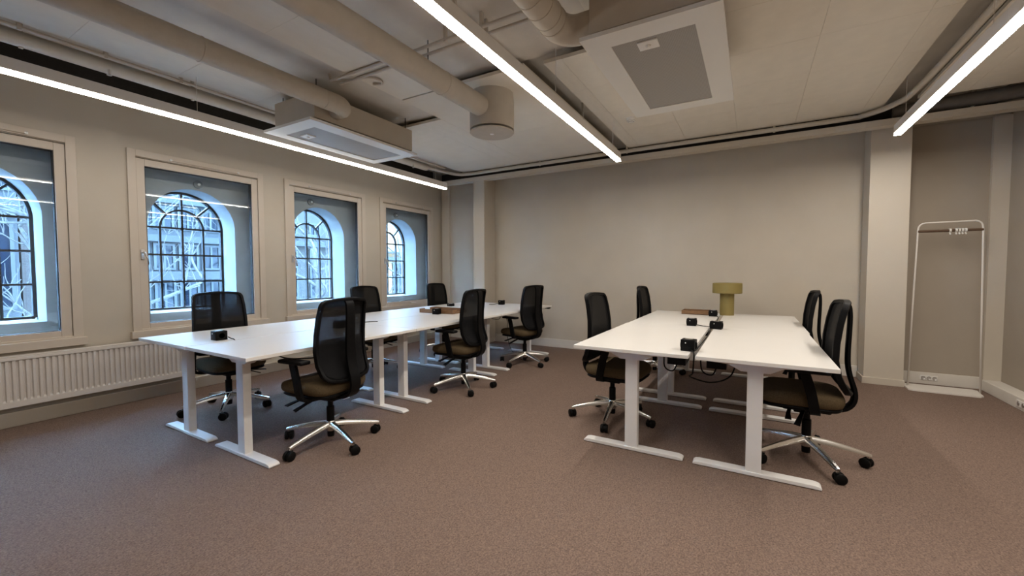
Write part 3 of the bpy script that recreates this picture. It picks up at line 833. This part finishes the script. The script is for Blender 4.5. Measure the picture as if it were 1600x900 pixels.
W_, A_ = 'beside the window-side desks', 'on the aisle'
chairs = [
    # x, y, heading (deg, direction the sitter looks), base twist handled by heading, label
    (-2.76, 2.00, 186, 'black mesh office chair with its netted back turned to the aisle, first in the row'),
    (-2.76, 3.68, 184, 'black mesh office chair at the middle aisle-side desk, beside the oak tray'),
    (-2.75, 5.10, 170, 'black mesh office chair at the far end of the aisle before the far wall'),
    (-4.265, 2.01, -2, 'black mesh office chair backed against the window behind the first socket cube'),
    (-4.265, 3.745, 0, 'black mesh office chair backed against the window with the pale brick house, half hidden'),
    (-4.265, 5.17, 0, 'black mesh office chair in the corner by the iron window with the ochre house'),
    (-1.045, 3.565, -4, 'black mesh office chair at the front desk of the block of four, on the aisle'),
    (-1.045, 5.40, -1, 'black mesh office chair, only its back showing, beside the small oak tray desk'),
    (0.345, 3.46, 180, 'black mesh office chair seen edge-on at the front desk on the coat rack side'),
    (0.365, 5.00, 180, 'black mesh office chair seen edge-on at the desk with the olive lamp'),
]
ch0 = make_chair(chairs[0][3])
for i, (x, y, a, lb) in enumerate(chairs):
    if i == 0:
        ch0.location = (x, y, 0); ch0.rotation_euler = (0, 0, face(a))
    else:
        dup(ch0, (x, y, 0), face(a), lb)
# each base turns on its own: star bases get their own swivel angle about the column
BASE = [60, 29, 46, 37, 40, 0, 60, 15, 4, 30]
for (x, y, a, lb), th in zip(chairs, BASE):
    root = [o for o in bpy.data.objects if o.get('label') == lb][0]
    rot = math.radians(th - a)
    for ch in root.children:
        if ch.name.startswith(('star_base', 'caster')): ch.rotation_euler = (0, 0, rot)

# ------------------------------------------------------------------ things on the desks
def cube(label, x, y, rz=0, sx=0.085, sy=0.085, sz=0.072, z=ZT):
    r = thing('power_cube', label, 'power socket', (x, y, z), math.radians(rz), 'black power cubes on the desks')
    t = BM(); box(t, -sx / 2, sx / 2, -sy / 2, sy / 2, 0, sz, 0.004, 2); obj('body', t, M_PLASTIC, r, 40)
    for ax, s in (('x', 1), ('x', -1)):
        t = BM(); lathe(t, [(0, 0.0), (0.021, 0.0), (0.021, 0.004), (0.025, 0.005), (0.025, 0.0)], 20, (s * sx / 2 if s > 0 else -sx / 2 - 0.005, 0, sz / 2), 'x'); obj('socket_face', t, M_RUBBER, r)
    t = BM(); lathe(t, [(0, 0), (0.026, 0), (0.026, 0.002), (0, 0.002)], 20, (0, 0, sz)); obj('top_plate', t, M_SILVER, r)
    t = BM(); lathe(t, [(0, 0), (0.004, 0), (0.004, 0.002), (0, 0.002)], 8, (-0.012, -sy / 2 - 0.002, sz * 0.72), 'y'); obj('indicator', t, M_WPLAS, r)
    return r


cube('black power cube on the first window-side desk, by the chair with the see-through back', -3.665, 1.668, 0)
cube('black power cube on the aisle-side desk, seen through the netting of the chair back', -3.43, 2.60, 0)
cube('black power cube standing in the mouth of the large oak tray', -3.435, 4.03, 12)
cube('low black power cube behind the large oak tray', -4.03, 5.06, 10, sz=0.04)
cube('black power cube on the far desk by the left column', -3.50, 5.70, 8)
cube('black power cube on the seam at the front of the block of four', -0.365, 3.035, -6, 0.09, 0.08, 0.078)
cube('black power cube lying alone on the desk before the small oak tray', -0.51, 4.44, 0)
cube('black power cube sitting across the seam before the olive lamp', -0.28, 4.29, -8, 0.10, 0.075, 0.072)
cube('black power cube at the end of the small oak tray', -0.395, 5.47, 0)


def tray(label, x, y, rz, L, W, Hh, notch):
    r = thing('oak_tray', label, 'tray', (x, y, ZT), math.radians(rz), 'oak trays')
    t = BM(); box(t, -L / 2, L / 2, -W / 2, W / 2, 0, 0.008, 0.002); obj('bottom', t, M_WOOD, r)
    for s in (-1, 1):
        t = BM(); y0 = s * W / 2 - (0.008 if s > 0 else 0); box(t, -L / 2, L / 2, y0, y0 + 0.008, 0, Hh, 0.002)
        obj('side_board', t, M_WOOD, r)
        t = BM(); x0 = s * L / 2 - (0.008 if s > 0 else 0)
        if notch:
            box(t, x0, x0 + 0.008, -W / 2 + 0.008, -W * 0.17, 0, Hh, 0.002); box(t, x0, x0 + 0.008, W * 0.17, W / 2 - 0.008, 0, Hh, 0.002); box(t, x0, x0 + 0.008, -W * 0.17, W * 0.17, 0, Hh * 0.45, 0.002)
        else:
            box(t, x0, x0 + 0.008, -W / 2 + 0.008, W / 2 - 0.008, 0, Hh, 0.002)
        obj('end_board', t, M_WOOD, r)
    return r


tray('large shallow oak tray on the seam of the long block', -3.52, 4.26, 4, 0.52, 0.33, 0.052, True)
tray('small oak tray at the far end of the block of four, beside the olive lamp', -0.60, 5.68, 0, 0.32, 0.24, 0.048, False)

r = thing('table_lamp', 'olive mushroom lamp with a round drum shade on a thick stem', 'lamp', (-0.26, 5.70, ZT))
t = BM(); lathe(t, [(0, 0), (0.079, 0), (0.079, 0.27), (0, 0.27)], 36); obj('stem', t, M_LAMP, r, 40)
t = BM(); lathe(t, [(0, 0.268), (0.158, 0.268), (0.163, 0.273), (0.163, 0.387), (0.156, 0.394), (0.05, 0.394), (0.05, 0.39), (0, 0.39)], 44); obj('lamp_shade', t, M_LAMP, r, 40)


def cable(label, pts, rad=0.0035, k=6):
    t = BM(); tube(t, spline(pts, k), rad, 7)
    return tag(obj('power_cable', t, M_RUBBER, None, True), label, 'cable', 'black desk cables')


cable('black cable between the lone cube and the cube on the seam', [(-0.468, 4.44, ZT + 0.012), (-0.42, 4.43, ZT + 0.005), (-0.36, 4.40, ZT + 0.005), (-0.328, 4.33, ZT + 0.012)])
cable('black cable dropping through the seam of the block of four and looping below', [(-0.345, 2.99, ZT + 0.01), (-0.322, 2.93, ZT + 0.006), (-0.318, 2.91, ZT - 0.03), (-0.33, 2.96, 0.62), (-0.36, 3.1, 0.56), (-0.24, 3.25, 0.50), (-0.12, 3.3, 0.55), (-0.08, 3.36, 0.68)], 0.005)
cable('black cable lying along the seam between the front desk cubes', [(-0.32, 3.08, ZT + 0.006), (-0.317, 3.5, ZT - 0.004), (-0.315, 4.0, ZT - 0.004), (-0.32, 4.24, ZT + 0.006)], 0.004)
cable('black cable from the seam cube to the cube at the small tray', [(-0.31, 4.35, ZT + 0.008), (-0.32, 4.9, ZT - 0.004), (-0.33, 5.35, ZT - 0.002), (-0.36, 5.44, ZT + 0.01)], 0.004)
cable('thin black cable hanging from the far aisle desk to the carpet', [(-3.02, 4.95, 0.725), (-2.98, 5.0, 0.6), (-3.0, 5.05, 0.35), (-2.93, 5.08, 0.14), (-2.80, 5.2, 0.012), (-2.6, 5.42, 0.006)], 0.004)
cable('short black cable end lying on the aisle-side desk', [(-3.50, 2.64, ZT + 0.006), (-3.56, 2.9, ZT + 0.005), (-3.52, 3.06, ZT + 0.005), (-3.46, 3.10, ZT + 0.005)])
cable('black cable slung under the first aisle-side desk', [(-3.10, 1.75, 0.70), (-3.12, 1.9, 0.62), (-3.05, 2.15, 0.60), (-3.1, 2.4, 0.66), (-3.14, 2.5, 0.72)], 0.005)
cable('black cable slung under the far aisle-side desks', [(-2.95, 4.4, 0.72), (-2.9, 4.55, 0.67), (-2.92, 4.7, 0.66), (-2.98, 4.85, 0.71)], 0.004)
cable('short black tail of the cube on the first window-side desk', [(-3.62, 1.712, ZT + 0.02), (-3.590, 1.72, ZT + 0.01), (-3.555, 1.725, ZT + 0.003), (-3.541, 1.727, ZT - 0.02)], 0.004)
cable('short black tail of the cube on the desk by the left column', [(-3.545, 5.68, ZT + 0.02), (-3.60, 5.62, ZT + 0.006), (-3.66, 5.58, ZT + 0.005)], 0.004)
r = thing('desk_handset', 'small black height control under the corner of the far aisle-side desk', 'control', (-2.735, 5.86, ZT - 0.026))
t = BM(); box(t, -0.05, 0.02, -0.03, 0.03, -0.018, 0.0, 0.004); obj('body', t, M_PLASTIC, r)
t = BM(); box(t, -0.02, 0.012, -0.02, 0.02, -0.021, -0.017, 0.001); obj('button', t, M_RUBBER, r)

# ------------------------------------------------------------------ coat rack in the recess
r = thing('coat_rack', 'white tubular clothes rack with a wooden rail standing in the recess', 'clothes rack', (1.82, 6.19, 0))
t = BM()
ol = [(-0.325, -0.17), (-0.295, -0.20), (0.22, -0.20), (0.25, -0.17), (0.285, 0.09), (0.26, 0.12), (-0.285, 0.12), (-0.325, 0.09)]
q = [[t.verts.new((x, y, z)) for x, y in ol] for z in (0.0, 0.014)]
t.faces.new(q[0][::-1]); t.faces.new(q[1])
for j in range(8): t.faces.new((q[0][j], q[0][(j + 1) % 8], q[1][(j + 1) % 8], q[1][j]))
obj('base_plate', t, M_WMETAL, r)
t = BM()
pts = [(-0.285, 0.02, 0.014), (-0.268, 0.02, 0.9), (-0.248, 0.02, 1.74)] + [(-0.246 + 0.06 - 0.06 * math.cos(a), 0.02, 1.755 + 0.06 * math.sin(a)) for a in (0.3, 0.7, 1.1, 1.5)]
pts += [(0.19 + 0.06 * math.sin(a), 0.02, 1.76 + 0.06 * math.cos(a)) for a in (0.1, 0.5, 0.9, 1.3)] + [(0.254, 0.02, 1.72), (0.262, 0.0, 0.9), (0.268, -0.03, 0.014)]
tube(t, pts, 0.0085, 10); obj('frame', t, M_WMETAL, r, True)
t = BM(); tube(t, [(-0.25, 0.02, 1.725), (0.255, 0.02, 1.725)], 0.014, 12); obj('rail', t, M_RAIL, r, 40)
lbs = ['white hook ring standing apart at the end of the bunch on the wooden rail'] + ['white hook ring on the wooden rail, %s after the loose ring' % q for q in ('first', 'second', 'third', 'fourth')]
for k, x in enumerate((0.005, 0.052, 0.076, 0.100, 0.124)):
    h = thing('rail_hook', lbs[k], 'hook', (1.82 + x, 6.21, 1.725), 0, 'white hooks on the clothes rail')
    t = BM(); lathe(t, [(0.0145, -0.008), (0.021, -0.008), (0.021, 0.008), (0.0145, 0.008), (0.0145, -0.008)], 16, axis='x'); obj('ring', t, M_WPLAS, h, 40)
    t = BM(); tube(t, [(0, 0, -0.02), (0, 0.0, -0.034), (0, -0.012, -0.042), (0, -0.018, -0.034)], 0.006, 8); obj('hook', t, M_WPLAS, h, True)
r = thing('wall_socket', 'three-way metal wall socket on the skirting behind the clothes rack', 'socket', (1.765, YB - 0.021, 0.072))
t = BM(); box(t, -0.075, 0.075, -0.006, 0.0, -0.025, 0.025, 0.002); obj('cover_plate', t, M_WPLAS, r)
for x in (-0.048, 0, 0.048):
    t = BM(); lathe(t, [(0, -0.009), (0.014, -0.009), (0.02, -0.011), (0.02, -0.006), (0, -0.006)], 16, (x, 0, 0), 'y'); obj('socket_ring', t, M_SILVER, r)
r = thing('wall_socket', 'small socket on the trunking of the wall beside the clothes rack', 'socket', (XR - 0.146, 5.62, 0.06))
t = BM(); box(t, -0.006, 0.0, -0.08, 0.08, -0.03, 0.03, 0.002); obj('cover_plate', t, M_WPLAS, r)
for y in (-0.04, 0.04):
    t = BM(); lathe(t, [(0, -0.010), (0.018, -0.010), (0.022, -0.006), (0, -0.006)], 16, (0, y, 0), 'x'); obj('socket_ring', t, M_SILVER, r)
r = thing('wall_socket', 'white socket under the far window on the skirting of the far wall', 'socket', (-2.05, YB - 0.019, 0.06))
t = BM(); box(t, -0.05, 0.05, -0.008, 0.0, -0.02, 0.02, 0.002); obj('cover_plate', t, M_WPLAS, r)
t = BM(); lathe(t, [(0, -0.011), (0.012, -0.011), (0.014, -0.008), (0, -0.008)], 12, axis='y'); obj('socket_ring', t, M_FFRAME, r)

# ------------------------------------------------------------------ the street outside
GZ = -3.6
b = BM(); box(b, -40, XO - 0.05, -20, 45, GZ - 0.2, GZ); struct('ground', b, M_ASPH)
XF = -16.0


def building(label, y0, y1, z1, wallm, cols, rows, bands, depth=6.0, wf=0.7, sill=True):
    r = thing('building', label, 'building', (XF, (y0 + y1) / 2, GZ), 0, 'houses across the street')
    hw = (y1 - y0) / 2 - 0.02; Hh = z1 - GZ
    t = BM(); box(t, -depth, 0, -hw, hw, 0, Hh); obj('wall', t, wallm, r)
    t = BM(); box(t, -depth, 0.25, -hw, hw, Hh, Hh + 0.35); obj('cornice', t, M_FFRAME, r)
    pw = 2 * hw / cols
    for za, zb_ in rows:
        for c in range(cols):
            ym = -hw + pw * (c + 0.5); ww = pw * wf / 2
            t = BM(); frame_yz(t, -0.01, 0.07, ym - ww, ym + ww, za - GZ, zb_ - GZ, 0.07)
            box(t, 0.0, 0.06, ym - 0.03, ym + 0.03, za - GZ, zb_ - GZ)
            f = obj('window', t, M_FFRAME, r)
            t = BM(); box(t, 0.005, 0.03, ym - ww + 0.06, ym + ww - 0.06, za - GZ + 0.06, zb_ - GZ - 0.06); obj('pane', t, M_FGLASS, f)
            if sill:
                t = BM(); box(t, 0, 0.16, ym - ww - 0.05, ym + ww + 0.05, za - GZ - 0.09, za - GZ); obj('window_sill', t, M_FACADE, r)
    for za, zb_ in bands:
        t = BM(); box(t, 0, 0.35, -hw, hw, za - GZ, zb_ - GZ); obj('floor_band', t, M_FACADE, r)
    return r


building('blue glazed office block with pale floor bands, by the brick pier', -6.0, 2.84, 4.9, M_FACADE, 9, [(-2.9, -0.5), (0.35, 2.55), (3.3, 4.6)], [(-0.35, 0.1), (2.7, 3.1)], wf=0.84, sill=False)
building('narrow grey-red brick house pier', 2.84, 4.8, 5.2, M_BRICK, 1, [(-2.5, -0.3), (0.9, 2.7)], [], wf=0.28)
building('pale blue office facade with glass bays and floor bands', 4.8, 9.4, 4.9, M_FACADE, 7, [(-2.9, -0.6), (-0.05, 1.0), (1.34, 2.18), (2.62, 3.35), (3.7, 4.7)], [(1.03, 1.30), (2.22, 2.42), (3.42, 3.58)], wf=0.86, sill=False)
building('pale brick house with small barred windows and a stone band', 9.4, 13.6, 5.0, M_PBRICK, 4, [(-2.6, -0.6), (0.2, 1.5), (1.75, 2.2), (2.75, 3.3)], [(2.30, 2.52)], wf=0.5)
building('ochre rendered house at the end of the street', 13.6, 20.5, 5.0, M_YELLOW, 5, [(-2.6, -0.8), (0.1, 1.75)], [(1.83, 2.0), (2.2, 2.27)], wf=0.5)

random.seed(11)


def tree(label, x, y, h, lean, seed, nl=7):
    random.seed(seed)
    r = thing('bare_tree', label, 'tree', (x, y, GZ), 0, 'bare street trees')
    t = BM(); tr = spline([(0, 0, 0), (0.05, 0.03, h * 0.35), (lean * 0.5, 0.1, h * 0.7), (lean, 0.0, h)], 4)
    sweep(t, tr, circ(1.0, 10), scales=[(0.17 - 0.10 * i / len(tr),) * 2 for i in range(len(tr))]); obj('trunk', t, M_BARK, r, True)

    def grow(t, p, d, L, rad, lev):
        pts = [p]; q = p; dd = d.normalized(); n = 4
        for i in range(n):
            dd = (dd + Vector((random.uniform(-0.3, 0.3), random.uniform(-0.3, 0.3), random.uniform(-0.12, 0.28)))).normalized()
            q = q + dd * (L / n); pts.append(q)
        sweep(t, spline(pts, 2), circ(1.0, 6 if lev < 2 else 4), scales=[(rad * (1 - 0.07 * i),) * 2 for i in range(2 * n + 1)])
        if lev < 3:
            for k in range(4 if lev < 2 else 3):
                i = random.randint(1, n); base = pts[i]
                nd = (dd + Vector((random.uniform(-0.9, 0.9), random.uniform(-1.0, 1.0), random.uniform(-0.5, 0.8)))).normalized()
                grow(t, base, nd, L * random.uniform(0.5, 0.72), rad * 0.5, lev + 1)
    for k in range(nl):
        t = BM(); i = int(len(tr) * (0.45 + 0.5 * k / nl)); a = k * 2.4 + seed
        grow(t, tr[min(i, len(tr) - 1)], Vector((0.5 * math.cos(a), math.sin(a), 0.35)), random.uniform(1.5, 2.3), 0.05, 0)
        obj('limb', t, M_BARK, r, True)
    return r


tree('bare pale tree spreading its limbs before the brick pier', -10.6, 2.6, 6.4, 0.3, 3, 8)
tree('bare pale tree before the pale brick house', -11.5, 8.0, 5.6, -0.2, 5, 8)
tree('bare pale tree before the ochre house', -12.2, 12.9, 5.4, 0.2, 8, 7)
